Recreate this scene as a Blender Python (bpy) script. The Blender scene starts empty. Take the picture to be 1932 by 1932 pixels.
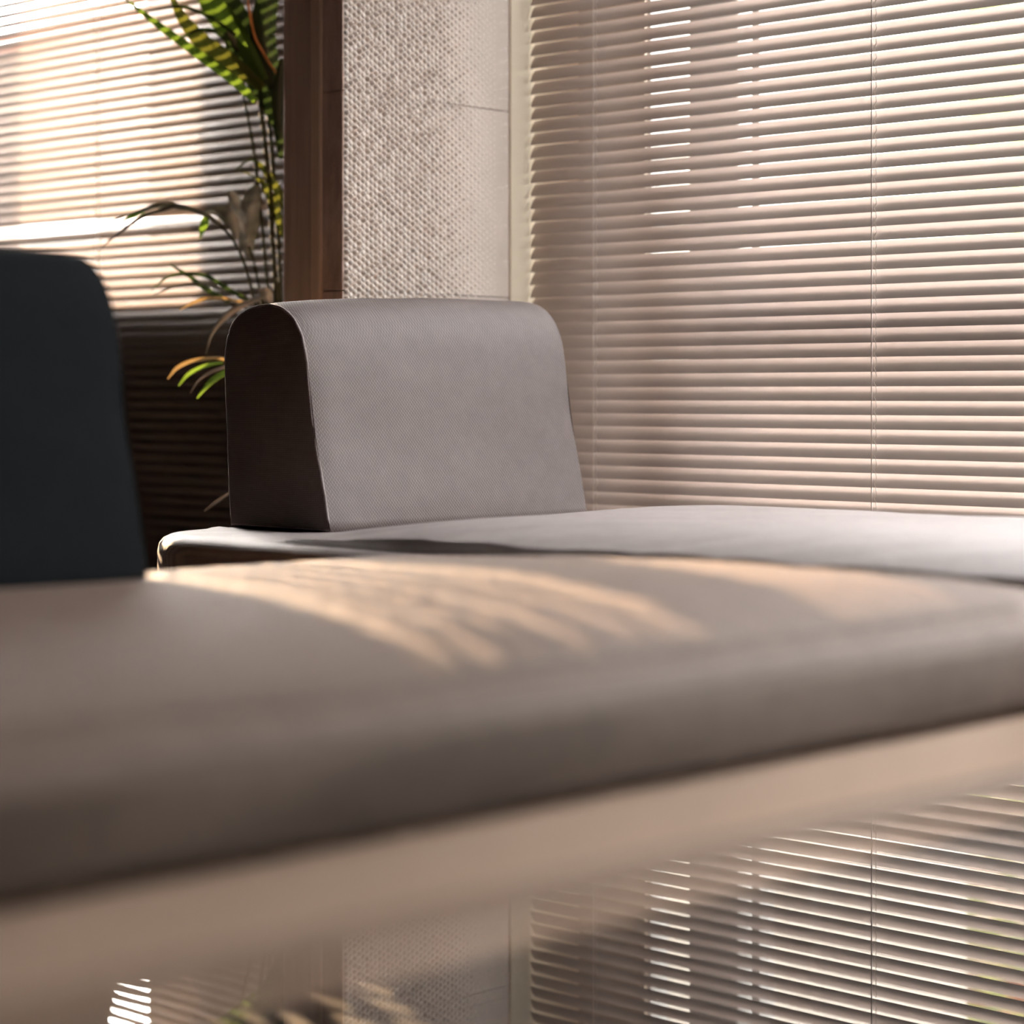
import bpy, bmesh, math, random
from mathutils import Vector, Matrix, noise

random.seed(7)
scene = bpy.context.scene
COL = scene.collection
EYE = 0.63

# ------------------------------------------------------------------ camera, sky, sun, exposure
cam_data = bpy.data.cameras.new('camera')
cam = bpy.data.objects.new('camera', cam_data)
COL.objects.link(cam)
cam.location = (0, 0, EYE)
cam.rotation_euler = (math.radians(90), 0, math.radians(43.7))
cam_data.sensor_width = 36.0
cam_data.lens = 4270 / 1932 * 36.0
cam_data.shift_y = -221 / 1932
cam_data.clip_start = 0.02
cam_data.clip_end = 200
cam_data.dof.use_dof = True
cam_data.dof.focus_distance = 3.42
cam_data.dof.aperture_fstop = 2.4
scene.camera = cam

world = bpy.data.worlds.new('sky')
scene.world = world
world.use_nodes = True
wn = world.node_tree
wn.nodes.clear()
w_out = wn.nodes.new('ShaderNodeOutputWorld')
w_bg = wn.nodes.new('ShaderNodeBackground')
w_sky = wn.nodes.new('ShaderNodeTexSky')
w_sky.sky_type = 'NISHITA'
w_sky.sun_disc = False
w_sky.sun_elevation = math.radians(24)
w_sky.sun_rotation = math.atan2(-0.92, 0.39)
w_sky.air_density = 1.0
w_sky.dust_density = 1.0
w_bg.inputs['Strength'].default_value = 8.6
w_hs = wn.nodes.new('ShaderNodeHueSaturation')      # hazy, washed-out afternoon sky
w_hs.inputs['Saturation'].default_value = 0.18
wn.links.new(w_sky.outputs[0], w_hs.inputs['Color'])
w_tint = wn.nodes.new('ShaderNodeMix')               # warm evening haze
w_tint.data_type = 'RGBA'
w_tint.blend_type = 'MULTIPLY'
w_tint.inputs['Factor'].default_value = 1.0
w_tint.inputs['B'].default_value = (1.025, 0.982, 0.93, 1)
wn.links.new(w_hs.outputs[0], w_tint.inputs['A'])
wn.links.new(w_tint.outputs['Result'], w_bg.inputs['Color'])
wn.links.new(w_bg.outputs[0], w_out.inputs['Surface'])

SUN_AZ = Vector((-0.92, 0.39, 0)).normalized()          # towards the sun, level
SUN_EL = math.radians(15.0)
sun_dir = Vector((SUN_AZ.x * math.cos(SUN_EL), SUN_AZ.y * math.cos(SUN_EL), math.sin(SUN_EL)))
sun_data = bpy.data.lights.new('sun', 'SUN')
sun_data.energy = 74.0
sun_data.angle = math.radians(0.13)
sun_data.color = (1.0, 0.68, 0.40)
sun = bpy.data.objects.new('sun', sun_data)
COL.objects.link(sun)
sun.rotation_euler = (-sun_dir).to_track_quat('-Z', 'Y').to_euler()

vs = scene.view_settings
vs.view_transform = 'Standard'
vs.look = 'None'
vs.gamma = 1.0
vs.use_curve_mapping = False
vs.exposure = 0.0
scene.display_settings.display_device = 'sRGB'
cy = scene.cycles
cy.max_bounces = 12
cy.diffuse_bounces = 8
cy.glossy_bounces = 4
cy.transmission_bounces = 6
cy.transparent_max_bounces = 16
cy.sample_clamp_indirect = 6.0
cy.caustics_reflective = False
cy.caustics_refractive = False

# ------------------------------------------------------------------ materials
MATS = {}


def nodes_of(name):
    m = bpy.data.materials.new(name)
    m.use_nodes = True
    nt = m.node_tree
    nt.nodes.clear()
    out = nt.nodes.new('ShaderNodeOutputMaterial')
    MATS[name] = m
    return nt, out


def N(nt, t, **kw):
    n = nt.nodes.new(t)
    for k, v in kw.items():
        if k in n.inputs:
            n.inputs[k].default_value = v
        else:
            setattr(n, k, v)
    return n


def principled(name, col, rough=0.6, var=0.12, scale=6.0, bump=0.0, bump_scale=200.0, stretch=(1, 1, 1), spec=0.3, sheen=0.0):
    """one colour with slight procedural variation and fine relief"""
    nt, out = nodes_of(name)
    b = N(nt, 'ShaderNodeBsdfPrincipled', Roughness=rough)
    b.inputs['Specular IOR Level'].default_value = spec
    b.inputs['Sheen Weight'].default_value = sheen
    tc = N(nt, 'ShaderNodeTexCoord')
    mp = N(nt, 'ShaderNodeMapping')
    mp.inputs['Scale'].default_value = stretch
    nz = N(nt, 'ShaderNodeTexNoise', Scale=scale, Detail=5.0)
    rp = N(nt, 'ShaderNodeValToRGB')
    e = rp.color_ramp.elements
    e[0].position, e[1].position = 0.3, 0.7
    e[0].color = (*[c * (1 - var) for c in col], 1)
    e[1].color = (*[min(1, c * (1 + var)) for c in col], 1)
    L = nt.links.new
    L(tc.outputs['Object'], mp.inputs[0])
    L(mp.outputs[0], nz.inputs['Vector'])
    L(nz.outputs['Fac'], rp.inputs[0])
    L(rp.outputs[0], b.inputs['Base Color'])
    if bump:
        n2 = N(nt, 'ShaderNodeTexNoise', Scale=bump_scale, Detail=3.0)
        bp = N(nt, 'ShaderNodeBump', Strength=bump, Distance=0.004)
        L(mp.outputs[0], n2.inputs['Vector'])
        L(n2.outputs['Fac'], bp.inputs['Height'])
        L(bp.outputs[0], b.inputs['Normal'])
    L(b.outputs[0], out.inputs[0])
    return MATS[name]


def fabric(name, col, col2, axes, pitch=0.0028, mottle=0.10, bump=0.35, spec=0.35, rough=0.62):
    """woven upholstery cloth: two thread colours crossing, slightly mottled"""
    nt, out = nodes_of(name)
    L = nt.links.new
    b = N(nt, 'ShaderNodeBsdfPrincipled', Roughness=rough)
    b.inputs['Specular IOR Level'].default_value = spec
    tc = N(nt, 'ShaderNodeTexCoord')
    waves = []
    for ax in axes:
        w = N(nt, 'ShaderNodeTexWave', Scale=0.314 / pitch, Distortion=0.6, Detail=1.0)
        w.wave_type = 'BANDS'
        w.bands_direction = ax
        L(tc.outputs['Object'], w.inputs['Vector'])
        waves.append(w)
    mul = N(nt, 'ShaderNodeMath', operation='MULTIPLY')
    L(waves[0].outputs['Fac'], mul.inputs[0])
    L(waves[1].outputs['Fac'], mul.inputs[1])
    mix = N(nt, 'ShaderNodeMix', data_type='RGBA')
    L(mul.outputs[0], mix.inputs['Factor'])
    mix.inputs['A'].default_value = (*col2, 1)
    mix.inputs['B'].default_value = (*col, 1)
    nz = N(nt, 'ShaderNodeTexNoise', Scale=28.0, Detail=6.0, Roughness=0.7)
    L(tc.outputs['Object'], nz.inputs['Vector'])
    mr = N(nt, 'ShaderNodeMapRange')
    mr.inputs['From Min'].default_value = 0.3
    mr.inputs['From Max'].default_value = 0.7
    mr.inputs['To Min'].default_value = 1 - mottle
    mr.inputs['To Max'].default_value = 1 + mottle
    L(nz.outputs['Fac'], mr.inputs['Value'])
    vm = N(nt, 'ShaderNodeVectorMath', operation='SCALE')
    L(mix.outputs['Result'], vm.inputs[0])
    L(mr.outputs[0], vm.inputs['Scale'])
    L(vm.outputs[0], b.inputs['Base Color'])
    bp = N(nt, 'ShaderNodeBump', Strength=bump, Distance=0.0008)
    L(mul.outputs[0], bp.inputs['Height'])
    L(bp.outputs[0], b.inputs['Normal'])
    L(b.outputs[0], out.inputs[0])
    return MATS[name]


def translucent(name, col, tcol, amount, rough=0.45, spec=0.25, scale=30.0, var=0.08, metal=0.0):
    """thin sheet that lets some light through: leaves, slats, film"""
    nt, out = nodes_of(name)
    L = nt.links.new
    b = N(nt, 'ShaderNodeBsdfPrincipled', Roughness=rough)
    b.inputs['Specular IOR Level'].default_value = spec
    b.inputs['Metallic'].default_value = metal
    tr = N(nt, 'ShaderNodeBsdfTranslucent')
    mx = N(nt, 'ShaderNodeMixShader')
    mx.inputs[0].default_value = amount
    tc = N(nt, 'ShaderNodeTexCoord')
    nz = N(nt, 'ShaderNodeTexNoise', Scale=scale, Detail=4.0)
    L(tc.outputs['Object'], nz.inputs['Vector'])
    for c, sock in ((col, b.inputs['Base Color']), (tcol, tr.inputs['Color'])):
        rp = N(nt, 'ShaderNodeValToRGB')
        e = rp.color_ramp.elements
        e[0].position, e[1].position = 0.3, 0.7
        e[0].color = (*[v * (1 - var) for v in c], 1)
        e[1].color = (*[min(1, v * (1 + var)) for v in c], 1)
        L(nz.outputs['Fac'], rp.inputs[0])
        L(rp.outputs[0], sock)
    L(b.outputs[0], mx.inputs[1])
    L(tr.outputs[0], mx.inputs[2])
    L(mx.outputs[0], out.inputs[0])
    return MATS[name]


def clear_glass(name, tint=(1, 1, 1), ior=1.5, rough=0.0):
    """flat glass: Fresnel mirror over clear see-through"""
    nt, out = nodes_of(name)
    L = nt.links.new
    fr = N(nt, 'ShaderNodeFresnel', IOR=ior)
    geo = N(nt, 'ShaderNodeNewGeometry')           # same reflectance on both faces of the sheet
    mi = N(nt, 'ShaderNodeMapRange')
    mi.inputs['To Min'].default_value = ior
    mi.inputs['To Max'].default_value = 1 / ior
    L(geo.outputs['Backfacing'], mi.inputs['Value'])
    L(mi.outputs[0], fr.inputs['IOR'])
    tr = N(nt, 'ShaderNodeBsdfTransparent', Color=(*tint, 1))
    gl = N(nt, 'ShaderNodeBsdfGlossy', Roughness=rough)
    mx = N(nt, 'ShaderNodeMixShader')
    L(fr.outputs[0], mx.inputs[0])
    L(tr.outputs[0], mx.inputs[1])
    L(gl.outputs[0], mx.inputs[2])
    L(mx.outputs[0], out.inputs[0])
    return MATS[name]


def film(name, solid):
    """bubble film: whitish, shiny, partly see-through"""
    nt, out = nodes_of(name)
    L = nt.links.new
    b = N(nt, 'ShaderNodeBsdfPrincipled', Roughness=0.16)
    b.inputs['Base Color'].default_value = (0.86, 0.77, 0.70, 1)
    b.inputs['Specular IOR Level'].default_value = 0.6
    tc = N(nt, 'ShaderNodeTexCoord')
    nz = N(nt, 'ShaderNodeTexNoise', Scale=90.0, Detail=2.0)
    L(tc.outputs['Object'], nz.inputs['Vector'])
    mr = N(nt, 'ShaderNodeMapRange')
    mr.inputs['To Min'].default_value = 0.03
    mr.inputs['To Max'].default_value = 0.30
    L(nz.outputs['Fac'], mr.inputs['Value'])
    L(mr.outputs[0], b.inputs['Roughness'])
    tr = N(nt, 'ShaderNodeBsdfTransparent')
    mx = N(nt, 'ShaderNodeMixShader')
    mx.inputs[0].default_value = solid
    L(tr.outputs[0], mx.inputs[1])
    L(b.outputs[0], mx.inputs[2])
    L(mx.outputs[0], out.inputs[0])
    return MATS[name]


principled('plaster', (0.62, 0.52, 0.43), 0.85, 0.05, 3.0, 0.15, 120.0)
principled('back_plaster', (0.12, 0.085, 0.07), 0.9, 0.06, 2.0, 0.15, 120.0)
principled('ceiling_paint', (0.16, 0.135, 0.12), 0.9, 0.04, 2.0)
principled('carpet', (0.075, 0.065, 0.06), 1.0, 0.25, 40.0, 0.4, 400.0)
principled('outer_render', (0.55, 0.50, 0.44), 0.9, 0.08, 3.0)
principled('window_paint', (0.62, 0.60, 0.58), 0.45, 0.04, 5.0)
principled('board', (0.86, 0.74, 0.65), 0.7, 0.05, 14.0, 0.1, 300.0)
principled('board_edge', (0.70, 0.51, 0.43), 0.85, 0.18, 60.0, 0.5, 260.0, (1, 1, 0.25))
principled('stud_wood', (0.74, 0.55, 0.46), 0.7, 0.12, 12.0, 0.2, 160.0, (6, 6, 0.35))
principled('strip_wood', (0.95, 0.70, 0.54), 0.55, 0.08, 12.0, 0.1, 160.0, (6, 6, 0.3))
principled('cream_trim', (0.92, 0.78, 0.60), 0.5, 0.04, 10.0)
principled('cream_frame', (0.82, 0.57, 0.42), 0.5, 0.04, 8.0, 0.05, 200.0)
principled('dark_metal', (0.05, 0.045, 0.04), 0.4, 0.1, 10.0)
principled('steel', (0.5, 0.5, 0.5), 0.3, 0.05, 10.0, spec=0.6)
principled('cord', (0.70, 0.62, 0.56), 0.7, 0.08, 200.0)
principled('pot_glaze', (0.10, 0.09, 0.09), 0.35, 0.1, 8.0)
principled('soil', (0.05, 0.035, 0.025), 1.0, 0.3, 60.0, 0.6, 120.0)
principled('stem_dark', (0.022, 0.025, 0.012), 0.55, 0.3, 40.0)
principled('stem_sunlit', (0.30, 0.13, 0.05), 0.55, 0.3, 40.0)  # orange sunlight on one petiole put into its colour
principled('paving', (0.42, 0.40, 0.36), 0.9, 0.2, 1.5)
principled('house_render', (0.27, 0.20, 0.16), 0.9, 0.10, 1.2, 0.2, 20.0)
principled('roof_tile', (0.30, 0.13, 0.09), 0.8, 0.15, 6.0)
principled('shutter', (0.25, 0.27, 0.28), 0.6, 0.1, 6.0)
principled('bark', (0.12, 0.08, 0.05), 0.9, 0.3, 10.0, 0.5, 30.0)
translucent('leaf_green', (0.025, 0.05, 0.014), (0.085, 0.14, 0.015), 0.40)
translucent('leaf_olive', (0.035, 0.042, 0.012), (0.075, 0.08, 0.012), 0.35)
translucent('leaf_dark', (0.012, 0.018, 0.010), (0.025, 0.042, 0.010), 0.2, 0.4)
translucent('leaf_highlit', (0.14, 0.15, 0.16), (0.04, 0.05, 0.03), 0.04, 0.30, 1.0)  # silvery highlights on the leaves put into a paler base colour
translucent('leaf_dry', (0.26, 0.21, 0.13), (0.22, 0.14, 0.05), 0.2, 0.35, 0.6)
translucent('tree_leaf', (0.08, 0.09, 0.04), (0.17, 0.17, 0.06), 0.40)
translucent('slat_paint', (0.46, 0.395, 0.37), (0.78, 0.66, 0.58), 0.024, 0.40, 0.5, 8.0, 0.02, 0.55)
translucent('slat_paint_dimmed', (0.195, 0.155, 0.14), (0.78, 0.66, 0.58), 0.020, 0.42, 0.4, 8.0, 0.02, 0.5)  # slat colour darkened to hold down the sunlit left blind's brightness
clear_glass('window_glass', (0.96, 0.97, 0.97), 1.45)
clear_glass('table_glass', (0.97, 0.96, 0.95), 1.52)
film('bubble_film', 0.28)
film('bubble_dome', 0.80)
fabric('grey_cloth', (0.265, 0.215, 0.205), (0.12, 0.094, 0.086), ('DIAGONAL', 'Y'))
fabric('grey_cloth_end', (0.265, 0.215, 0.205), (0.12, 0.094, 0.086), ('X', 'Z'))
fabric('seat_cloth', (0.48, 0.41, 0.39), (0.26, 0.215, 0.205), ('X', 'Y'), 0.0032)
fabric('taupe_cloth', (0.275, 0.19, 0.15), (0.145, 0.095, 0.072), ('X', 'Y'), 0.0032, spec=0.2, rough=0.7)
fabric('navy_cloth', (0.013, 0.0145, 0.016), (0.008, 0.009, 0.0105), ('Y', 'Z'), spec=0.04, rough=0.9)
principled('piping_cloth', (0.30, 0.25, 0.24), 0.9, 0.2, 300.0, 0.3, 500.0)
principled('navy_piping', (0.013, 0.015, 0.018), 0.9, 0.2, 300.0)


# ------------------------------------------------------------------ helpers
def mesh_obj(name, bm, mat, parent=None, smooth=False, loc=None):
    me = bpy.data.meshes.new(name)
    bm.normal_update()
    bm.to_mesh(me)
    bm.free()
    me.materials.append(MATS[mat])
    if smooth:
        for p in me.polygons:
            p.use_smooth = True
    o = bpy.data.objects.new(name, me)
    COL.objects.link(o)
    if loc is not None:
        o.location = loc
    if parent is not None:
        o.parent = parent
    return o


def empty(name, loc=(0, 0, 0)):
    o = bpy.data.objects.new(name, None)
    COL.objects.link(o)
    o.location = loc
    o.empty_display_size = 0.1
    return o


def tag(o, label=None, cat=None, group=None, kind=None):
    if label:
        o['label'] = label
    if cat:
        o['category'] = cat
    if group:
        o['group'] = group
    if kind:
        o['kind'] = kind
    return o


def box(bm, x0, x1, y0, y1, z0, z1, bevel=0.0):
    vs_ = [bm.verts.new((x, y, z)) for x in (x0, x1) for y in (y0, y1) for z in (z0, z1)]
    q = [(0, 1, 3, 2), (4, 6, 7, 5), (0, 4, 5, 1), (2, 3, 7, 6), (0, 2, 6, 4), (1, 5, 7, 3)]
    fs = [bm.faces.new([vs_[i] for i in f]) for f in q]
    if bevel:
        es = {e for f in fs for e in f.edges}
        bmesh.ops.bevel(bm, geom=list(es), offset=bevel, segments=2, affect='EDGES', profile=0.5)
    return bm


def boxes(name, mat, rects, parent=None, bevel=0.0):
    bm = bmesh.new()
    for r in rects:
        box(bm, *r, bevel=bevel)
    return mesh_obj(name, bm, mat, parent)


def tube(bm, pts, r, seg=8, taper=None, closed=False):
    pts = [Vector(p) for p in pts]
    n = len(pts)
    rings = []
    for i, p in enumerate(pts):
        if closed:
            t = (pts[(i + 1) % n] - pts[i - 1]).normalized()
        else:
            t = (pts[min(i + 1, n - 1)] - pts[max(i - 1, 0)]).normalized()
        a = Vector((0, 0, 1)) if abs(t.z) < 0.9 else Vector((1, 0, 0))
        u = t.cross(a).normalized()
        v = t.cross(u).normalized()
        rr = r if taper is None else r * taper[i]
        rings.append([bm.verts.new(p + (u * math.cos(2 * math.pi * k / seg) + v * math.sin(2 * math.pi * k / seg)) * rr)
                      for k in range(seg)])
    for i in range(n if closed else n - 1):
        a, b = rings[i], rings[(i + 1) % n]
        for k in range(seg):
            bm.faces.new((a[k], a[(k + 1) % seg], b[(k + 1) % seg], b[k]))
    if not closed:
        bm.faces.new(rings[0][::-1])
        bm.faces.new(rings[-1])


def spline(pts, sub=6):
    """Catmull-Rom through points"""
    P = [Vector(p) for p in pts]
    P = [P[0] * 2 - P[1]] + P + [P[-1] * 2 - P[-2]]
    out = []
    for i in range(1, len(P) - 2):
        for k in range(sub):
            t = k / sub
            a, b, c, d = P[i - 1], P[i], P[i + 1], P[i + 2]
            out.append(0.5 * ((2 * b) + (c - a) * t + (2 * a - 5 * b + 4 * c - d) * t * t + (3 * b - a - 3 * c + d) * t ** 3))
    out.append(P[-2])
    return out


def round_rect(x0, x1, y0, y1, r, n=16):
    pts = []
    for cx, cy_, a0 in ((x1 - r, y1 - r, 0), (x0 + r, y1 - r, 90), (x0 + r, y0 + r, 180), (x1 - r, y0 + r, 270)):
        for k in range(n + 1):
            a = math.radians(a0 + 90 * k / n)
            pts.append((cx + r * math.cos(a), cy_ + r * math.sin(a)))
    # even out long sides
    out = []
    m = len(pts)
    for i in range(m):
        a, b = Vector(pts[i]), Vector(pts[(i + 1) % m])
        k = max(1, int((b - a).length / 0.03))
        for j in range(k):
            out.append(tuple(a.lerp(b, j / k)))
    return out
LEAVES = [
    ('g', [(-3.371, 2.499, 1.357), (-3.292, 2.52, 1.299), (-3.226, 2.541, 1.252), (-3.147, 2.562, 1.199), (-3.097, 2.583, 1.151)], [0.0029, 0.0125, 0.0162, 0.0189, 0.0113]),
    ('o', [(-3.285, 2.541, 1.356), (-3.266, 2.554, 1.312), (-3.226, 2.567, 1.268), (-3.167, 2.58, 1.228), (-3.09, 2.594, 1.175)], [0.0077, 0.0211, 0.0306, 0.0323, 0.015]),
    ('g', [(-3.314, 2.625, 1.4), (-3.267, 2.62, 1.349), (-3.22, 2.615, 1.309), (-3.158, 2.609, 1.254), (-3.095, 2.604, 1.19)], [0.0196, 0.0428, 0.0463, 0.0343, 0.0132]),
    ('d', [(-3.311, 2.667, 1.425), (-3.264, 2.657, 1.368), (-3.213, 2.646, 1.312), (-3.155, 2.635, 1.247), (-3.103, 2.625, 1.184)], [0.0197, 0.0332, 0.0387, 0.0344, 0.0151]),
    ('d', [(-3.358, 2.52, 1.327), (-3.312, 2.536, 1.333), (-3.255, 2.551, 1.331), (-3.199, 2.567, 1.307), (-3.151, 2.583, 1.273)], [0.0015, 0.0039, 0.0058, 0.0067, 0.0057]),
    ('d', [(-3.252, 2.52, 1.26), (-3.235, 2.536, 1.277), (-3.209, 2.551, 1.286), (-3.181, 2.567, 1.278), (-3.144, 2.583, 1.244)], [0.0014, 0.0038, 0.0057, 0.0076, 0.0076]),
    ('d', [(-3.091, 2.625, 1.381), (-3.13, 2.633, 1.32), (-3.145, 2.641, 1.266), (-3.137, 2.649, 1.208), (-3.111, 2.656, 1.135)], [0.0246, 0.0419, 0.0478, 0.0421, 0.0191]),
    ('d', [(-3.195, 2.594, 1.285), (-3.169, 2.607, 1.241), (-3.129, 2.62, 1.195), (-3.106, 2.633, 1.152), (-3.101, 2.646, 1.1)], [0.0134, 0.0382, 0.0494, 0.0436, 0.019]),
    ('d', [(-3.074, 2.625, 1.228), (-3.095, 2.635, 1.165), (-3.104, 2.646, 1.11), (-3.112, 2.656, 1.054)], [0.0075, 0.0246, 0.0228, 0.0076]),
    ('o', [(-3.175, 2.604, 1.036), (-3.158, 2.612, 1.049), (-3.142, 2.621, 1.05), (-3.114, 2.629, 1.022), (-3.092, 2.638, 0.983), (-3.08, 2.646, 0.938)], [0.0014, 0.0029, 0.0057, 0.0133, 0.0142, 0.0076]),
    ('o', [(-3.153, 2.594, 1.032), (-3.131, 2.607, 1.021), (-3.114, 2.62, 1.004), (-3.098, 2.633, 0.957), (-3.093, 2.646, 0.91)], [0.0014, 0.0028, 0.0114, 0.0161, 0.0076]),
    ('d', [(-3.114, 2.615, 1.075), (-3.103, 2.625, 1.08), (-3.089, 2.636, 1.076), (-3.08, 2.646, 1.061)], [0.0014, 0.0028, 0.0038, 0.0028]),
    ('s', [(-3.386, 2.478, 0.946), (-3.332, 2.497, 0.961), (-3.286, 2.516, 0.972), (-3.249, 2.535, 0.969), (-3.209, 2.554, 0.956), (-3.183, 2.573, 0.935)], [0.0019, 0.0048, 0.0096, 0.0105, 0.0095, 0.0086]),
    ('s', [(-3.385, 2.457, 0.895), (-3.35, 2.478, 0.926), (-3.314, 2.499, 0.952), (-3.245, 2.52, 0.97)], [0.001, 0.0048, 0.0067, 0.0076]),
    ('g', [(-3.378, 2.499, 0.945), (-3.357, 2.509, 0.956), (-3.336, 2.52, 0.963)], [0.0019, 0.0077, 0.0029]),
    ('s', [(-3.216, 2.562, 0.959), (-3.195, 2.57, 0.962), (-3.17, 2.578, 0.952), (-3.159, 2.586, 0.931), (-3.162, 2.594, 0.91)], [0.0076, 0.0209, 0.0266, 0.0228, 0.0076]),
    ('g', [(-3.194, 2.552, 0.95), (-3.21, 2.557, 0.935), (-3.227, 2.562, 0.912)], [0.0076, 0.0143, 0.0019]),
    ('s', [(-3.167, 2.583, 0.994), (-3.168, 2.594, 0.981), (-3.166, 2.604, 0.954), (-3.164, 2.615, 0.921)], [0.0076, 0.0209, 0.0229, 0.0076]),
    ('s', [(-3.103, 2.594, 1.002), (-3.131, 2.604, 0.98), (-3.154, 2.615, 0.94), (-3.171, 2.625, 0.908), (-3.174, 2.635, 0.875)], [0.0094, 0.0303, 0.0381, 0.0326, 0.0077]),
    ('d', [(-3.258, 2.52, 0.864), (-3.252, 2.555, 0.846), (-3.242, 2.59, 0.822), (-3.222, 2.625, 0.799)], [0.0029, 0.0067, 0.0096, 0.0058]),
    ('d', [(-3.286, 2.499, 0.818), (-3.279, 2.524, 0.84), (-3.259, 2.549, 0.85), (-3.223, 2.575, 0.844), (-3.191, 2.6, 0.82), (-3.159, 2.625, 0.799)], [0.0014, 0.0038, 0.0048, 0.0067, 0.0077, 0.0048]),
    ('s', [(-3.308, 2.52, 0.812), (-3.279, 2.546, 0.826), (-3.248, 2.573, 0.832), (-3.2, 2.599, 0.819), (-3.172, 2.625, 0.801)], [0.0014, 0.0038, 0.0048, 0.0048, 0.0038]),
    ('p', [(-3.205, 2.499, 0.781), (-3.195, 2.528, 0.797), (-3.178, 2.557, 0.803), (-3.162, 2.586, 0.8), (-3.14, 2.615, 0.794)], [0.0028, 0.0057, 0.0066, 0.0057, 0.0038]),
    ('s', [(-3.105, 2.478, 0.701), (-3.12, 2.504, 0.737), (-3.12, 2.531, 0.765), (-3.109, 2.557, 0.786), (-3.079, 2.583, 0.803)], [0.0014, 0.0056, 0.0103, 0.0112, 0.0075]),
    ('s', [(-3.066, 2.562, 0.816), (-3.054, 2.569, 0.808), (-3.051, 2.576, 0.795), (-3.063, 2.583, 0.779)], [0.0037, 0.0223, 0.0149, 0.0056]),
    ('p', [(-3.185, 2.457, 0.658), (-3.191, 2.483, 0.678), (-3.177, 2.509, 0.691), (-3.142, 2.536, 0.695), (-3.125, 2.562, 0.682)], [0.0019, 0.0066, 0.0066, 0.0056, 0.0028]),
    ('g', [(-3.181, 2.478, 0.646), (-3.188, 2.506, 0.667), (-3.175, 2.534, 0.682), (-3.162, 2.562, 0.688)], [0.0019, 0.0066, 0.0066, 0.0038]),
    ('s', [(-3.109, 2.447, 0.633), (-3.117, 2.478, 0.66), (-3.092, 2.51, 0.679), (-3.085, 2.541, 0.681)], [0.0014, 0.0046, 0.0074, 0.0037]),
    ('g', [(-3.129, 2.478, 0.624), (-3.124, 2.502, 0.651), (-3.11, 2.527, 0.67), (-3.098, 2.552, 0.674)], [0.0019, 0.0093, 0.0112, 0.0047]),
    ('s', [(-3.11, 2.478, 0.427), (-3.112, 2.509, 0.443), (-3.11, 2.541, 0.459)], [0.0014, 0.0056, 0.0047]),
]
STEMS = [
    ([(-3.183, 2.615, 1.214), (-3.154, 2.622, 1.093), (-3.138, 2.63, 0.959), (-3.132, 2.638, 0.845), (-3.122, 2.646, 0.73), (-3.145, 2.646, 0.36)], 0.0034),
    ([(-3.141, 2.625, 1.187), (-3.122, 2.63, 1.053), (-3.114, 2.635, 0.929), (-3.108, 2.641, 0.806), (-3.11, 2.646, 0.692), (-3.145, 2.646, 0.36)], 0.0052),
    ([(-3.153, 2.656, 1.182), (-3.137, 2.656, 1.056), (-3.122, 2.656, 0.931), (-3.114, 2.656, 0.806), (-3.114, 2.656, 0.692), (-3.145, 2.646, 0.36)], 0.0045),
    ([(-3.164, 2.615, 1.379), (-3.153, 2.625, 1.284), (-3.13, 2.636, 1.235), (-3.101, 2.646, 1.186), (-3.087, 2.656, 1.09), (-3.104, 2.667, 0.94), (-3.131, 2.677, 0.692), (-3.145, 2.646, 0.36)], 0.0030),
    ([(-3.187, 2.573, 0.937), (-3.165, 2.588, 0.908), (-3.151, 2.604, 0.863), (-3.147, 2.62, 0.806), (-3.126, 2.635, 0.692), (-3.145, 2.646, 0.36)], 0.0030),
    ([(-3.222, 2.625, 0.801), (-3.163, 2.629, 0.778), (-3.121, 2.632, 0.72), (-3.111, 2.635, 0.654), (-3.145, 2.646, 0.36)], 0.0026),
    ([(-3.165, 2.625, 0.898), (-3.158, 2.632, 0.864), (-3.143, 2.639, 0.788), (-3.123, 2.646, 0.673), (-3.145, 2.646, 0.36)], 0.0030),
    ([(-3.079, 2.583, 0.803), (-3.101, 2.615, 0.767), (-3.123, 2.646, 0.692), (-3.145, 2.646, 0.36)], 0.0026),
    ([(-3.113, 2.552, 0.681), (-3.112, 2.593, 0.682), (-3.111, 2.635, 0.616), (-3.145, 2.646, 0.36)], 0.0022),
    ([(-3.11, 2.541, 0.459), (-3.106, 2.588, 0.484), (-3.104, 2.635, 0.426), (-3.145, 2.646, 0.36)], 0.0022),
]

# ------------------------------------------------------------------ the setting
BLIND_Y = 2.94
WALL_Y = 3.066          # inner face of the window wall
PART_X = -2.765         # face of the partition
PART_Y = 2.490          # its room end
CEIL = 2.55

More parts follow.
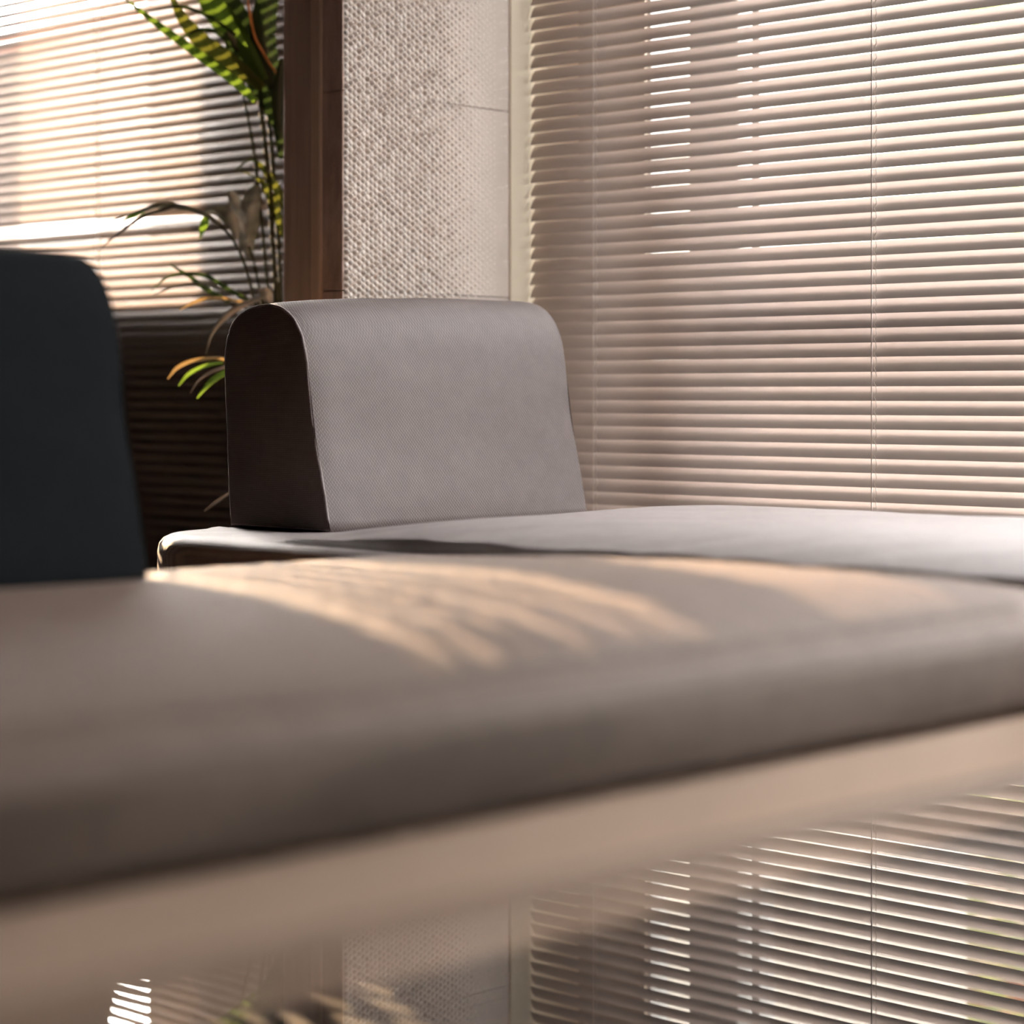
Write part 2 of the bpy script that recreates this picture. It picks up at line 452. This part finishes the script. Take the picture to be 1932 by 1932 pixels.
tag(boxes('floor', 'carpet', [(-6.6, 3.4, -3.6, 3.13, -0.05, 0.0)]), kind='structure')
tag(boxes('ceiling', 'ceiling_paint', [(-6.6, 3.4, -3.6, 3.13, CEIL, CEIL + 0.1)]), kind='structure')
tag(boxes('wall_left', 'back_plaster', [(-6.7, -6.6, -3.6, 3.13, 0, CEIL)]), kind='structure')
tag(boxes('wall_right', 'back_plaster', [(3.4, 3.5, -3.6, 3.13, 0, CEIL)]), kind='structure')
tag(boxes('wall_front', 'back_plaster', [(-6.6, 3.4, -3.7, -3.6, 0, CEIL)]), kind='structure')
LW0, LW1, LSILL = -6.0, -4.03, 0.845       # left window opening
RW0, RW1, RSILL = -2.604, -0.15, 0.12         # right window opening
HEAD = 2.30
tag(boxes('wall_back', 'plaster', [
    (-6.6, LW0, WALL_Y, WALL_Y + 0.06, 0, CEIL),
    (LW0, LW1, WALL_Y, WALL_Y + 0.06, 0, LSILL),
    (LW0, LW1, WALL_Y, WALL_Y + 0.06, HEAD, CEIL),
    (LW1, RW0, WALL_Y, WALL_Y + 0.06, 0, CEIL),
    (RW0, RW1, WALL_Y, WALL_Y + 0.06, 0, RSILL),
    (RW0, RW1, WALL_Y, WALL_Y + 0.06, HEAD, CEIL),
    (RW1, 3.4, WALL_Y, WALL_Y + 0.06, 0, CEIL)]), kind='structure')
# fin added outside in line with the partition, blocks sun from the right blind
tag(boxes('sun_block_fin', 'outer_render', [(-2.95, -2.70, WALL_Y + 0.06, WALL_Y + 1.2, -0.2, 3.2)]), kind='structure')

# window frames and panes
GY = WALL_Y + 0.01


def window(name, x0, x1, z0, z1, uprights, rails):
    w = tag(empty(name, ((x0 + x1) / 2, GY, z0)), kind='structure')
    w_inv = Matrix.Translation(-w.location)

    def part(nm, mat, r, bev=0.004):
        bm = bmesh.new()
        box(bm, *r, bevel=bev)
        bm.transform(w_inv)
        return mesh_obj(nm, bm, mat, w)
    for (a, b, dy) in uprights:
        part('window_upright', 'window_paint', (a, b, GY, GY + dy, z0, z1))
    for (a, b, u0, u1) in rails:
        part('window_rail', 'window_paint', (u0, u1, GY + 0.002, GY + 0.046, a, b))
    edges = sorted([(a, b) for (a, b, _) in uprights])
    zs = sorted({(a, b) for (a, b, _, _) in rails})
    for (a, b), (c, d) in zip(edges[:-1], edges[1:]):
        if c - b < 0.012:
            continue
        rl = sorted([(p, q) for (p, q, u0, u1) in rails if u0 <= b + 0.01 and u1 >= c - 0.01])
        for (p, q), (s, t) in zip(rl[:-1], rl[1:]):
            bm = bmesh.new()
            box(bm, b, c, GY + 0.020, GY + 0.024, q, s)
            bm.transform(w_inv)
            mesh_obj('pane', bm, 'window_glass', w)
    return w


window('window_1', RW0, RW1, RSILL, HEAD,
       [(RW0 - 0.0, RW0 + 0.004, 0.05), (-2.512, -2.405, 0.05), (-2.375, -2.357, 0.045), (-1.16, -1.08, 0.05), (RW1 - 0.05, RW1, 0.05)],
       [(RSILL, RSILL + 0.05, RW0, RW1), (0.730, 0.793, -2.375, RW1), (HEAD - 0.05, HEAD, RW0, RW1)])
window('window_2', LW0, LW1, LSILL, HEAD,
       [(LW0, LW0 + 0.05, 0.05), (-5.12, -4.82, 0.05), (LW1 - 0.03, LW1, 0.05)],  # wide middle upright added out of view, its shadow cuts the sun patch
       [(LSILL, LSILL + 0.04, LW0, LW1), (HEAD - 0.05, HEAD, LW0, LW1)])

tag(boxes('light_block_sill', 'window_paint', [(-6.0, -2.93, 2.962, WALL_Y, LSILL - 0.028, LSILL)], bevel=0.002), kind='structure')  # sill board added to stop window light reaching the slats below

# partition between the windows: stud, strip and rows of board, its side wrapped in bubble film
part_e = tag(empty('wall_partition', (-2.84, 2.7, 0)), kind='structure')


def pbox(name, mat, r, bev=0.003):
    bm = bmesh.new()
    box(bm, *r, bevel=bev)
    bm.transform(Matrix.Translation(-part_e.location))
    return mesh_obj(name, bm, mat, part_e)


pbox('stud', 'stud_wood', (-2.918, -2.840, PART_Y + 0.002, WALL_Y, 0, CEIL), 0.006)
pbox('cover_strip', 'strip_wood', (-2.839, -2.814, PART_Y - 0.004, WALL_Y, 0, CEIL), 0.004)
BOARD_H = 0.3287
z0 = 1.130 - 4 * BOARD_H + 0.0
zz = z0
k = 0
edges_z = [0.0]
while zz < CEIL - 0.05:
    if zz > 0.02:
        edges_z.append(zz)
    zz += BOARD_H
edges_z.append(CEIL)
for a, b in zip(edges_z[:-1], edges_z[1:]):
    bd = pbox('board', 'board', (-2.813, PART_X, PART_Y + 0.0015, 2.885, a + 0.0012, b - 0.0012), 0.0008)
    bm = bmesh.new()
    box(bm, -2.813, PART_X + 0.0005, PART_Y, PART_Y + 0.0014, a + 0.0012, b - 0.0012)
    bm.transform(Matrix.Translation(-part_e.location))
    mesh_obj('board_end', bm, 'board_edge', bd)
tr = boxes('trim_1', 'cream_trim', [(-2.83, PART_X + 0.004, 2.886, WALL_Y, 0, CEIL)], bevel=0.002)
tag(tr, kind='structure')

# bubble film
bw = empty('bubble_wrap', (PART_X, 2.65, 0.05))
tag(bw, 'clear bubble wrap sheet covering the side of the wall partition', 'bubble wrap')
bm = bmesh.new()
BX = PART_X + 0.0016
by0, by1, bz0, bz1 = PART_Y + 0.001, 2.884, 0.05, 2.30
ny, nz_ = 24, 120
grid = []
for j in range(nz_ + 1):
    row = []
    for i in range(ny + 1):
        y = by0 + (by1 - by0) * i / ny
        z = bz0 + (bz1 - bz0) * j / nz_
        dx = 0.0012 * (noise.noise(Vector((y * 9, z * 5, 1.3))) + 0.6)
        row.append(bm.verts.new((BX + dx, y, z)))
    grid.append(row)
for j in range(nz_):
    for i in range(ny):
        bm.faces.new((grid[j][i], grid[j][i + 1], grid[j + 1][i + 1], grid[j + 1][i]))
bm.transform(Matrix.Translation(-bw.location))
mesh_obj('film', bm, 'bubble_film', bw, smooth=True)
verts, faces = [], []
pz, py_ = 0.0109, 0.00945
col_i = 0
y = by0 + 0.006
while y < by1 - 0.03:
    z = bz0 + 0.008 + (pz / 2 if col_i % 2 else 0)
    while z < bz1 - 0.006:
        h = 0.0058 * random.uniform(0.40, 1.30)
        # bubbles pressed flat towards the window side
        fade = max(0.04, min(1.0, (2.84 - y) / 0.15))
        h *= fade
        tz, ty = random.uniform(-0.25, 0.25), random.uniform(-0.25, 0.25)
        dx = 0.0012 * (noise.noise(Vector((y * 9, z * 5, 1.3))) + 0.6)
        base = len(verts)
        R_ = 0.0048 * (0.35 + 0.65 * fade)
        for rr, hh in ((1.0, 0.0), (0.82, 0.62), (0.45, 0.94)):
            for q in range(8):
                a = q * math.pi / 4
                cy2, cz2 = math.cos(a) * rr, math.sin(a) * rr
                verts.append((BX + dx + h * (hh + (tz * cz2 + ty * cy2) * hh) - bw.location.x,
                              y + R_ * cy2 - bw.location.y, z + R_ * cz2 - bw.location.z))
        verts.append((BX + dx + h - bw.location.x, y - bw.location.y, z - bw.location.z))
        for lay in range(2):
            for q in range(8):
                a, b = base + lay * 8 + q, base + lay * 8 + (q + 1) % 8
                faces.append((a, b, b + 8, a + 8))
        for q in range(8):
            faces.append((base + 16 + q, base + 16 + (q + 1) % 8, base + 24))
        z += pz
    y += py_
    col_i += 1
me = bpy.data.meshes.new('bubbles')
me.from_pydata(verts, [], faces)
me.materials.append(MATS['bubble_dome'])
for p in me.polygons:
    p.use_smooth = True
ob = bpy.data.objects.new('bubbles', me)
COL.objects.link(ob)
ob.parent = bw
ob['kind'] = 'stuff'

# ------------------------------------------------------------------ venetian blinds
PITCH, SLAT_W, TILT = 0.0226, 0.0269, math.radians(61)


def blind(name, label, x0, x1, ztop, zbot, cords, group, odd=None, paint='slat_paint'):
    e = empty(name, ((x0 + x1) / 2, BLIND_Y, zbot))
    tag(e, label, 'window blind', group)
    inv = Matrix.Translation(-e.location)
    # slat
    bm = bmesh.new()
    hw = (x1 - x0) / 2
    n = 8
    d = Vector((0, math.cos(TILT), math.sin(TILT)))
    nrm = Vector((0, -math.sin(TILT), math.cos(TILT)))
    cols = []
    nx = 6
    for i in range(nx + 1):
        c = []
        for k in range(n + 1):
            s = k / n * 2 - 1
            p = d * (s * SLAT_W / 2) + nrm * (0.0021 * (1 - s * s))
            c.append(bm.verts.new((-hw + 2 * hw * i / nx, p.y, p.z)))
        cols.append(c)
    for i in range(nx):
        for k in range(n):
            bm.faces.new((cols[i][k], cols[i + 1][k], cols[i + 1][k + 1], cols[i][k + 1]))
    me_ = None
    z = ztop
    i = 0
    while z > zbot + 0.03:
        if me_ is None:
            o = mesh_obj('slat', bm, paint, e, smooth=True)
            me_ = o.data
        else:
            o = bpy.data.objects.new('slat', me_)
            COL.objects.link(o)
            o.parent = e
        o.location = (0, random.uniform(-0.0006, 0.0006), z - zbot + random.uniform(-0.0005, 0.0005))
        o.rotation_euler = (math.radians(random.uniform(-0.7, 0.7)), math.radians(random.uniform(-0.02, 0.02)), 0)
        if odd and abs(z - odd) < PITCH / 2:
            o.rotation_euler = (math.radians(-26), math.radians(0.25), 0)
        z -= PITCH
        i += 1

    def part(nm, mat, fn, smooth=False):
        b = bmesh.new()
        fn(b)
        b.transform(inv)
        return mesh_obj(nm, b, mat, e, smooth=smooth)
    part('head_rail', paint, lambda b: box(b, x0, x1, BLIND_Y - 0.014, BLIND_Y + 0.014, ztop + 0.03, ztop + 0.06, bevel=0.003))
    part('bottom_rail', paint, lambda b: box(b, x0, x1, BLIND_Y - 0.012, BLIND_Y + 0.012, zbot, zbot + 0.012, bevel=0.003))
    fy = BLIND_Y - math.cos(TILT) * SLAT_W / 2 - 0.0016
    for cx in cords:
        part('ladder_cord', 'cord', lambda b: tube(b, [(cx, fy, ztop + 0.03), (cx, fy, zbot + 0.01)], 0.0011, 6))

        def wavy(b):
            pts = []
            zq = ztop + 0.01
            while zq > zbot + 0.02:
                pts.append((cx + 0.0075, fy + 0.0005, zq))
                pts.append((cx + 0.0085, fy + 0.0012, zq - PITCH * 0.35))
                pts.append((cx + 0.0045, fy + 0.0004, zq - PITCH * 0.7))
                zq -= PITCH
            tube(b, pts, 0.0006, 5)
        part('lift_cord', 'cord', wavy)
    return e


blind('venetian_blind', 'venetian blind of closed pale slats right of the bubble wrapped partition', PART_X + 0.006, -1.12, 2.26, 0.06,
      [-2.607, -2.028, -1.45], 'venetian blinds at the windows')
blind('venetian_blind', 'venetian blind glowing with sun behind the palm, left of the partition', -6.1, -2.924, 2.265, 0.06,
      [-5.7, -4.88, -4.047, -3.2], 'venetian blinds at the windows', odd=1.003, paint='slat_paint_dimmed')


# ------------------------------------------------------------------ benches
def cushion_mesh(x0, x1, y0, y1, r, zb, zt, hfun, wr_amp, seed, wr_dir, dent):
    """upholstered slab with rounded plan corners, rolled edges, crowned top and pull wrinkles"""
    bm = bmesh.new()
    prof = [(0.012, zb), (0.003, zb + 0.006), (0.0, zb + 0.018), (0.0, zt - 0.024), (0.003, zt - 0.013),
            (0.009, zt - 0.006), (0.018, zt - 0.0015), (0.032, zt)]
    cx, cy_ = (x0 + x1) / 2, (y0 + y1) / 2
    rings = []
    base = round_rect(x0, x1, y0, y1, r)
    nrm = []
    m = len(base)
    for i in range(m):
        a, b = Vector(base[i - 1]), Vector(base[(i + 1) % m])
        t = (b - a).normalized()
        nrm.append(Vector((-t.y, t.x)))
    for ins, z in prof:
        ring = []
        for p, n_ in zip(base, nrm):
            q = Vector(p) + n_ * ins
            bul = 0.002 * noise.noise(Vector((q.x * 5 + seed, q.y * 5, z * 12)))
            q = q - n_ * bul
            ring.append(bm.verts.new((q.x, q.y, z)))
        rings.append(ring)
    last = [v.co.copy() for v in rings[-1]]
    ns = 44
    for k in range(1, ns):
        s = 1 - (k / ns) ** 1.25
        ring = []
        for c in last:
            x = cx + (c.x - cx) * s
            y = cy_ + (c.y - cy_) * s
            edge = 1 - s
            h = hfun(x, y)
            u = x * wr_dir[0] + y * wr_dir[1]
            v = -x * wr_dir[1] + y * wr_dir[0]
            w = noise.noise(Vector((u * 3 + seed, v * 26, 0.2))) * 0.6 + noise.noise(Vector((u * 5 + seed, v * 55, 3.2))) * 0.4
            fall = max(0.0, 1 - edge * 2.2)
            h += wr_amp * w * (0.35 + 0.65 * fall)
            h += 0.003 * noise.noise(Vector((x * 4, y * 4, seed)))
            # pressed flat under the backrest
            ddx = max(dent[0] - x, x - dent[1], 0.0)
            ddy = max(dent[2] - y, y - dent[3], 0.0)
            press = max(0.0, 1 - math.hypot(ddx, ddy) / 0.03)
            h = h * (1 - press) + min(h, dent[4]) * press
            ring.append(bm.verts.new((x, y, zt + h)))
        rings.append(ring)
    for a, b in zip(rings[:-1], rings[1:]):
        for i in range(m):
            j = (i + 1) % m
            bm.faces.new((a[i], a[j], b[j], b[i]))
    c = bm.verts.new((cx, cy_, zt + hfun(cx, cy_)))
    for i in range(m):
        bm.faces.new((rings[-1][i], rings[-1][(i + 1) % m], c))
    bm.faces.new(rings[0][::-1])
    return bm


def bench(name, label, x0, x1, y0, y1, r, zb, zt, zf, hfun, mat, wr, seed, wr_dir, dent, frame_mat='cream_frame'):
    e = empty(name, ((x0 + x1) / 2, (y0 + y1) / 2, 0))
    tag(e, label, 'bench', 'upholstered benches in the corner')
    inv = Matrix.Translation(-e.location)

    def put(nm, bm, mt, smooth=False, parent=e):
        bm.transform(inv)
        return mesh_obj(nm, bm, mt, parent, smooth=smooth)
    cu = put('seat_cushion', cushion_mesh(x0, x1, y0, y1, r, zb, zt, hfun, wr, seed, wr_dir, dent), mat, True)
    # frame ring under the cushion
    bm = bmesh.new()
    o_ = round_rect(x0 + 0.006, x1 - 0.006, y0 + 0.006, y1 - 0.006, r - 0.006)
    i_ = round_rect(x0 + 0.036, x1 - 0.036, y0 + 0.036, y1 - 0.036, r - 0.036)
    m = len(o_)
    mi = len(i_)
    lo = [bm.verts.new((*p, zf)) for p in o_]
    hi = [bm.verts.new((*p, zb - 0.002)) for p in o_]
    for i in range(m):
        bm.faces.new((lo[i], lo[(i + 1) % m], hi[(i + 1) % m], hi[i]))
    bm.faces.new(lo[::-1])
    bm.faces.new(hi)
    put('frame', bm, frame_mat, False)
    for lx in (x0 + 0.25, x1 - 0.25):
        for ly in (y0 + 0.2, y1 - 0.2):
            bm = bmesh.new()
            tube(bm, [(lx, ly, 0.0), (lx, ly, zf)], 0.022, 16)
            put('leg', bm, 'dark_metal', True)
    return e


def crown_near(x, y):
    u = (x + 1.42) / (0.374 if x > -1.42 else 0.665)
    v = (y - 1.124) / 0.824
    return 0.034 * max(0.0, 1 - abs(u) ** (4.5 if u > 0 else 1.5)) * max(0.0, 1 - abs(v) ** 14)


def crown_far(x, y):
    q = min(1.0, max(0.0, (x + 2.48) / 0.45))
    v = (y - 2.368) / 0.407
    return 0.041 * q * q * (3 - 2 * q) * max(0.0, 1 - abs(v) ** 5)


bench('bench', 'long taupe upholstered bench on a cream frame beside the glass table', -2.085, -1.048, 0.30, 1.948, 0.16,
      0.347, 0.430, 0.256, crown_near, 'taupe_cloth', 0.0016, 2.0, (0.25, 0.97), (-2.08, -1.82, 0.82, 1.395, 0.0085))
bench('bench', 'grey upholstered bench under the grey backrest, against the closed blind', -2.70, -0.90, 1.962, 2.775, 0.20,
      0.350, 0.430, 0.256, crown_far, 'seat_cloth', 0.0062, 9.0, (0.80, 0.60), (-2.70, -2.445, 2.175, 2.75, -0.002))

# ------------------------------------------------------------------ backrests
PROFILE = [(-0.229, 0.0), (-0.235, 0.076), (-0.243, 0.221), (-0.242, 0.269), (-0.233, 0.300), (-0.216, 0.319), (-0.191, 0.331),
           (-0.161, 0.337), (-0.130, 0.337), (-0.100, 0.328), (-0.076, 0.309), (-0.059, 0.279), (-0.049, 0.236), (-0.033, 0.143),
           (-0.015, 0.066), (0.0, 0.0)]


def backrest(name, label, x, y0, y1, z, mat, end_mat, pipe, rise=0.0):
    """wedge shaped bolster: rounded top, sloping front, flat sewn ends with piping"""
    e = empty(name, (x - 0.12, (y0 + y1) / 2, z))
    tag(e, label, 'backrest', 'loose backrests on the benches')
    inv = Matrix.Translation(-e.location)
    P = [(p.x, p.z) for p in spline([(a, 0, b) for a, b in PROFILE], 4)]
    P = [(a, b) for a, b in P]
    n = 36
    bm = bmesh.new()
    rings = []
    for i in range(n + 1):
        t = i / n
        # shrink in slightly at the sewn ends
        edge = min(t, 1 - t) * (y1 - y0)
        sh = (0.006 if t < 0.5 else 0.002) * math.exp(-edge / 0.012)
        ring = []
        for a, b in P:
            ca, cb = -0.12, 0.16
            da, db = a - ca, b - cb
            L = math.hypot(da, db)
            puff = -sh + 0.006 * math.sin(math.pi * t) + 0.0022 * noise.noise(Vector((a * 12, t * 5, b * 9)))
            if b < 0.02:
                puff = min(puff, 0)
            ring.append(bm.verts.new((x + a + da / L * puff, y0 + (y1 - y0) * t, z + b * (1 + rise * t) + (db / L * puff if b > 0.02 else 0))))
        rings.append(ring)
    m = len(P)
    for a, b in zip(rings[:-1], rings[1:]):
        for k in range(m - 1):
            bm.faces.new((a[k], b[k], b[k + 1], a[k + 1]))
        bm.faces.new((a[m - 1], b[m - 1], b[0], a[0]))
    bmesh.ops.recalc_face_normals(bm, faces=bm.faces)
    bm.transform(inv)
    body = mesh_obj('cover', bm, mat, e, smooth=True)
    for yy, s, t in ((y0, -1, 0), (y1, 1, 1)):
        bm = bmesh.new()
        outer = [Vector((x + a, 0, z + b * (1 + rise * t))) for a, b in P]
        c = Vector((x - 0.125, 0, z + 0.15))
        prev = None
        for q, bulge in ((0.985, 0.0), (0.94, 0.003), (0.8, 0.006), (0.55, 0.008), (0.25, 0.009)):
            ring = [bm.verts.new((c.x + (o.x - c.x) * q, yy + s * bulge, c.z + (o.z - c.z) * q)) for o in outer]
            if prev:
                for k in range(m):
                    bm.faces.new((prev[k], prev[(k + 1) % m], ring[(k + 1) % m], ring[k]))
            prev = ring
        bm.faces.new(prev)
        bmesh.ops.recalc_face_normals(bm, faces=bm.faces)
        bm.transform(inv)
        mesh_obj('end_panel', bm, end_mat, e, smooth=True)
        bm = bmesh.new()
        tube(bm, [(o.x + (c.x - o.x) / (c - o).length * (0.005 if s < 0 else 0.010), yy + random.uniform(-0.0008, 0.0008), o.z + (c.z - o.z) / (c - o).length * (0.005 if s < 0 else 0.010)) for o in outer], 0.0024, 6, closed=True)
        bm.transform(inv)
        mesh_obj('piping', bm, pipe, e, smooth=True)
    return e


backrest('backrest', 'grey woven wedge backrest standing on the grey bench by the partition', -2.449, 2.185, 2.742, 0.4305,
         'grey_cloth', 'grey_cloth_end', 'piping_cloth', 0.05)
backrest('backrest', 'black wedge backrest standing on the taupe bench', -1.825, 0.83, 1.385, 0.4405,
         'navy_cloth', 'navy_cloth', 'navy_piping')

# ------------------------------------------------------------------ glass table
gt = empty('glass_table', (-0.45, 0.72, 0))
tag(gt, 'clear glass table top in front of the taupe bench, mirroring the blinds', 'table')
inv = Matrix.Translation(-gt.location)
bm = bmesh.new()
box(bm, -0.87, 0.10, -0.35, 1.78, 0.349, 0.359)
bm.transform(inv)
mesh_obj('glass_top', bm, 'table_glass', gt)
for lx in (-0.12, 0.05):
    for ly in (-0.29, 1.70):
        bm = bmesh.new()
        box(bm, lx - 0.02, lx + 0.02, ly - 0.02, ly + 0.02, 0, 0.349, bevel=0.003)
        bm.transform(inv)
        mesh_obj('leg', bm, 'steel', gt)

# ------------------------------------------------------------------ palm in a pot
palm = empty('potted_palm', (-3.145, 2.646, 0))
tag(palm, 'potted palm with arching narrow leaves between the partition and the left blind', 'plant')
pinv = Matrix.Translation(-palm.location)
bm = bmesh.new()
prof = [(0.0, 0.0), (0.105, 0.0), (0.115, 0.01), (0.150, 0.34), (0.155, 0.36), (0.143, 0.36), (0.138, 0.33), (0.0, 0.325)]
prev = None
for r_, z_ in prof:
    ring = [bm.verts.new((r_ * math.cos(2 * math.pi * k / 32), r_ * math.sin(2 * math.pi * k / 32), z_)) for k in range(32)] if r_ > 0 else [bm.verts.new((0, 0, z_))]
    if prev:
        for k in range(32):
            if len(prev) == 1:
                bm.faces.new((prev[0], ring[k], ring[(k + 1) % 32]))
            elif len(ring) == 1:
                bm.faces.new((prev[k], ring[0], prev[(k + 1) % 32]))
            else:
                bm.faces.new((prev[k], prev[(k + 1) % 32], ring[(k + 1) % 32], ring[k]))
    prev = ring
bmesh.ops.recalc_face_normals(bm, faces=bm.faces)
mesh_obj('pot', bm, 'pot_glaze', palm, smooth=True)
bm = bmesh.new()
bmesh.ops.create_circle(bm, cap_ends=True, radius=0.137, segments=24, matrix=Matrix.Translation((0, 0, 0.338)))
mesh_obj('soil', bm, 'soil', palm)
for i, (pts, r_) in enumerate(STEMS):
    bm = bmesh.new()
    sp = spline(pts, 6)
    tube(bm, sp, r_, 8, taper=[0.75 + 0.25 * k / len(sp) for k in range(len(sp))])
    bm.transform(pinv)
    mesh_obj('stem', bm, 'stem_sunlit' if i == 3 else 'stem_dark', palm, smooth=True)
LM = {'g': 'leaf_green', 'o': 'leaf_olive', 'd': 'leaf_dark', 's': 'leaf_highlit', 'p': 'leaf_dry'}
for kind, pts, ws in LEAVES:
    sub = 6
    sp = spline(pts, sub)
    wid = [p.x for p in spline([(w, 0, 0) for w in ws], sub)]
    bm = bmesh.new()
    prev = None
    for k, p in enumerate(sp):
        t = (sp[min(k + 1, len(sp) - 1)] - sp[max(k - 1, 0)]).normalized()
        view = Vector((-0.77, 0.64, 0.05))
        side = t.cross(view).normalized()
        nn = side.cross(t).normalized()
        w = max(0.0006, wid[k]) / 2
        row = [bm.verts.new(p + side * (q * w) + nn * (abs(q) * w * 0.45)) for q in (-1, -0.5, 0, 0.5, 1)]
        if prev:
            for a in range(4):
                bm.faces.new((prev[a], prev[a + 1], row[a + 1], row[a]))
        prev = row
    bm.transform(pinv)
    mesh_obj('leaf', bm, LM[kind], palm, smooth=True)

# second pot added out of view; its canes throw the streaks of shade on the taupe bench
cane = empty('shade_cane_plant', (-4.30, 2.56, 0))
tag(cane, 'potted canes added out of view at the left window to streak the bench with shade', 'plant')
bm = bmesh.new()
prev = None
for r_, z_ in prof:
    ring = [bm.verts.new((r_ * math.cos(2 * math.pi * k / 32), r_ * math.sin(2 * math.pi * k / 32), z_)) for k in range(32)] if r_ > 0 else [bm.verts.new((0, 0, z_))]
    if prev:
        for k in range(32):
            if len(prev) == 1:
                bm.faces.new((prev[0], ring[k], ring[(k + 1) % 32]))
            elif len(ring) == 1:
                bm.faces.new((prev[k], ring[0], prev[(k + 1) % 32]))
            else:
                bm.faces.new((prev[k], prev[(k + 1) % 32], ring[(k + 1) % 32], ring[k]))
    prev = ring
bmesh.ops.recalc_face_normals(bm, faces=bm.faces)
mesh_obj('pot', bm, 'pot_glaze', cane, smooth=True)
bm = bmesh.new()
bmesh.ops.create_circle(bm, cap_ends=True, radius=0.137, segments=24, matrix=Matrix.Translation((0, 0, 0.338)))
mesh_obj('soil', bm, 'soil', cane)
rc = random.Random(11)
for i, (oy, w_) in enumerate(((-0.085, 0.012), (-0.040, 0.014), (0.006, 0.013), (0.058, 0.018), (0.112, 0.013))):
    top = rc.uniform(1.42, 1.60)
    lean = rc.uniform(-0.03, 0.03)
    bm = bmesh.new()
    tube(bm, spline([(rc.uniform(-0.05, 0.05), oy * 0.8, 0.33), (0, oy + lean * 0.4, 0.8), (0, oy, 1.22), (0, oy - 0.02, top)], 6), w_, 8)
    mesh_obj('cane', bm, 'stem_dark', cane, smooth=True)
    for q in range(5):
        a = rc.uniform(0, 2 * math.pi)
        L_ = rc.uniform(0.12, 0.19)
        pts = [Vector((0, oy - 0.02, top - 0.02)), Vector((math.cos(a) * L_ * 0.4, oy - 0.02 + math.sin(a) * L_ * 0.4, top + 0.10)),
               Vector((math.cos(a) * L_, oy - 0.02 + math.sin(a) * L_, top + 0.02))]
        sp = spline(pts, 5)
        bm = bmesh.new()
        pr = None
        for k, p in enumerate(sp):
            t = (sp[min(k + 1, len(sp) - 1)] - sp[max(k - 1, 0)]).normalized()
            sd = t.cross(Vector((0, 0, 1))).normalized()
            w = 0.012 * math.sin(math.pi * min(1.0, 0.08 + k / len(sp) * 0.92)) + 0.0006
            row = [bm.verts.new(p + sd * (s_ * w)) for s_ in (-1, 0, 1)]
            if pr:
                for s_ in range(2):
                    bm.faces.new((pr[s_], pr[s_ + 1], row[s_ + 1], row[s_]))
            pr = row
        mesh_obj('leaf', bm, 'leaf_green', cane, smooth=True)

# ------------------------------------------------------------------ outdoors
tag(boxes('ground', 'paving', [(-40, 40, 3.0, 60, -0.35, -0.25)]), kind='structure')


def tree(x, y, h, r, seed, label):
    rnd = random.Random(seed)
    e = empty('garden_tree', (x, y, -0.25))
    tag(e, label, 'tree', 'garden trees outside')
    bm = bmesh.new()
    tube(bm, spline([(0, 0, 0), (0.05, 0.02, h * 0.3), (-0.03, 0.05, h * 0.6), (0.02, 0, h * 0.8)], 4), 0.09, 8)
    mesh_obj('trunk', bm, 'bark', e, smooth=True)
    vs_, fs_ = [], []
    for _ in range(1100):
        while True:
            p = Vector((rnd.uniform(-1, 1), rnd.uniform(-1, 1), rnd.uniform(-1, 1)))
            if 0.25 < p.length < 1:
                break
        c = Vector((p.x * r, p.y * r, h * 0.72 + p.z * r * 0.9))
        a = Vector((rnd.uniform(-1, 1), rnd.uniform(-1, 1), rnd.uniform(-1, 1))).normalized()
        b = a.cross(Vector((rnd.uniform(-1, 1), rnd.uniform(-1, 1), rnd.uniform(-1, 1)))).normalized()
        s = rnd.uniform(0.05, 0.10)
        k0 = len(vs_)
        vs_ += [tuple(c - a * s), tuple(c + b * s * 0.5), tuple(c + a * s), tuple(c - b * s * 0.5)]
        fs_.append((k0, k0 + 1, k0 + 2, k0 + 3))
    me_ = bpy.data.meshes.new('foliage')
    me_.from_pydata(vs_, [], fs_)
    me_.materials.append(MATS['tree_leaf'])
    o = bpy.data.objects.new('foliage', me_)
    COL.objects.link(o)
    o.parent = e
    o['kind'] = 'stuff'
    return e


tree(-4.6, 8.2, 3.4, 1.3, 3, 'leafy garden tree outside the right blind, glimpsed between its slats')



# pale house across the garden, seen between the slats of the left blind
hs = empty('neighbour_house', (-10.5, 9.5, -0.25))
tag(hs, 'pale rendered house across the garden, glimpsed through the left blind', 'house')


def hpart(nm, mat, r, parent=None):
    bm_ = bmesh.new()
    box(bm_, *r)
    return mesh_obj(nm, bm_, mat, parent or hs)


hpart('wall', 'house_render', (-4.2, 4.2, 0, 5, 0, 3.5))
for wx in (-3.0, -1.0, 1.0, 3.0):
    for wz in (1.0,):
        wf = hpart('window', 'window_paint', (wx - 0.45, wx + 0.45, -0.06, 0.02, wz, wz + 1.1))
        hpart('pane', 'shutter', (wx - 0.38, wx + 0.38, -0.07, -0.055, wz + 0.07, wz + 1.03), wf)
bm = bmesh.new()
rv = [bm.verts.new(c) for c in ((-4.5, -0.35, 3.4), (4.5, -0.35, 3.4), (4.5, 5.35, 3.4), (-4.5, 5.35, 3.4), (-4.5, 2.5, 4.3), (4.5, 2.5, 4.3))]
for q in ((0, 1, 5, 4), (2, 3, 4, 5), (0, 4, 3), (1, 2, 5), (0, 3, 2, 1)):
    bm.faces.new([rv[i] for i in q])
mesh_obj('roof', bm, 'roof_tile', hs)
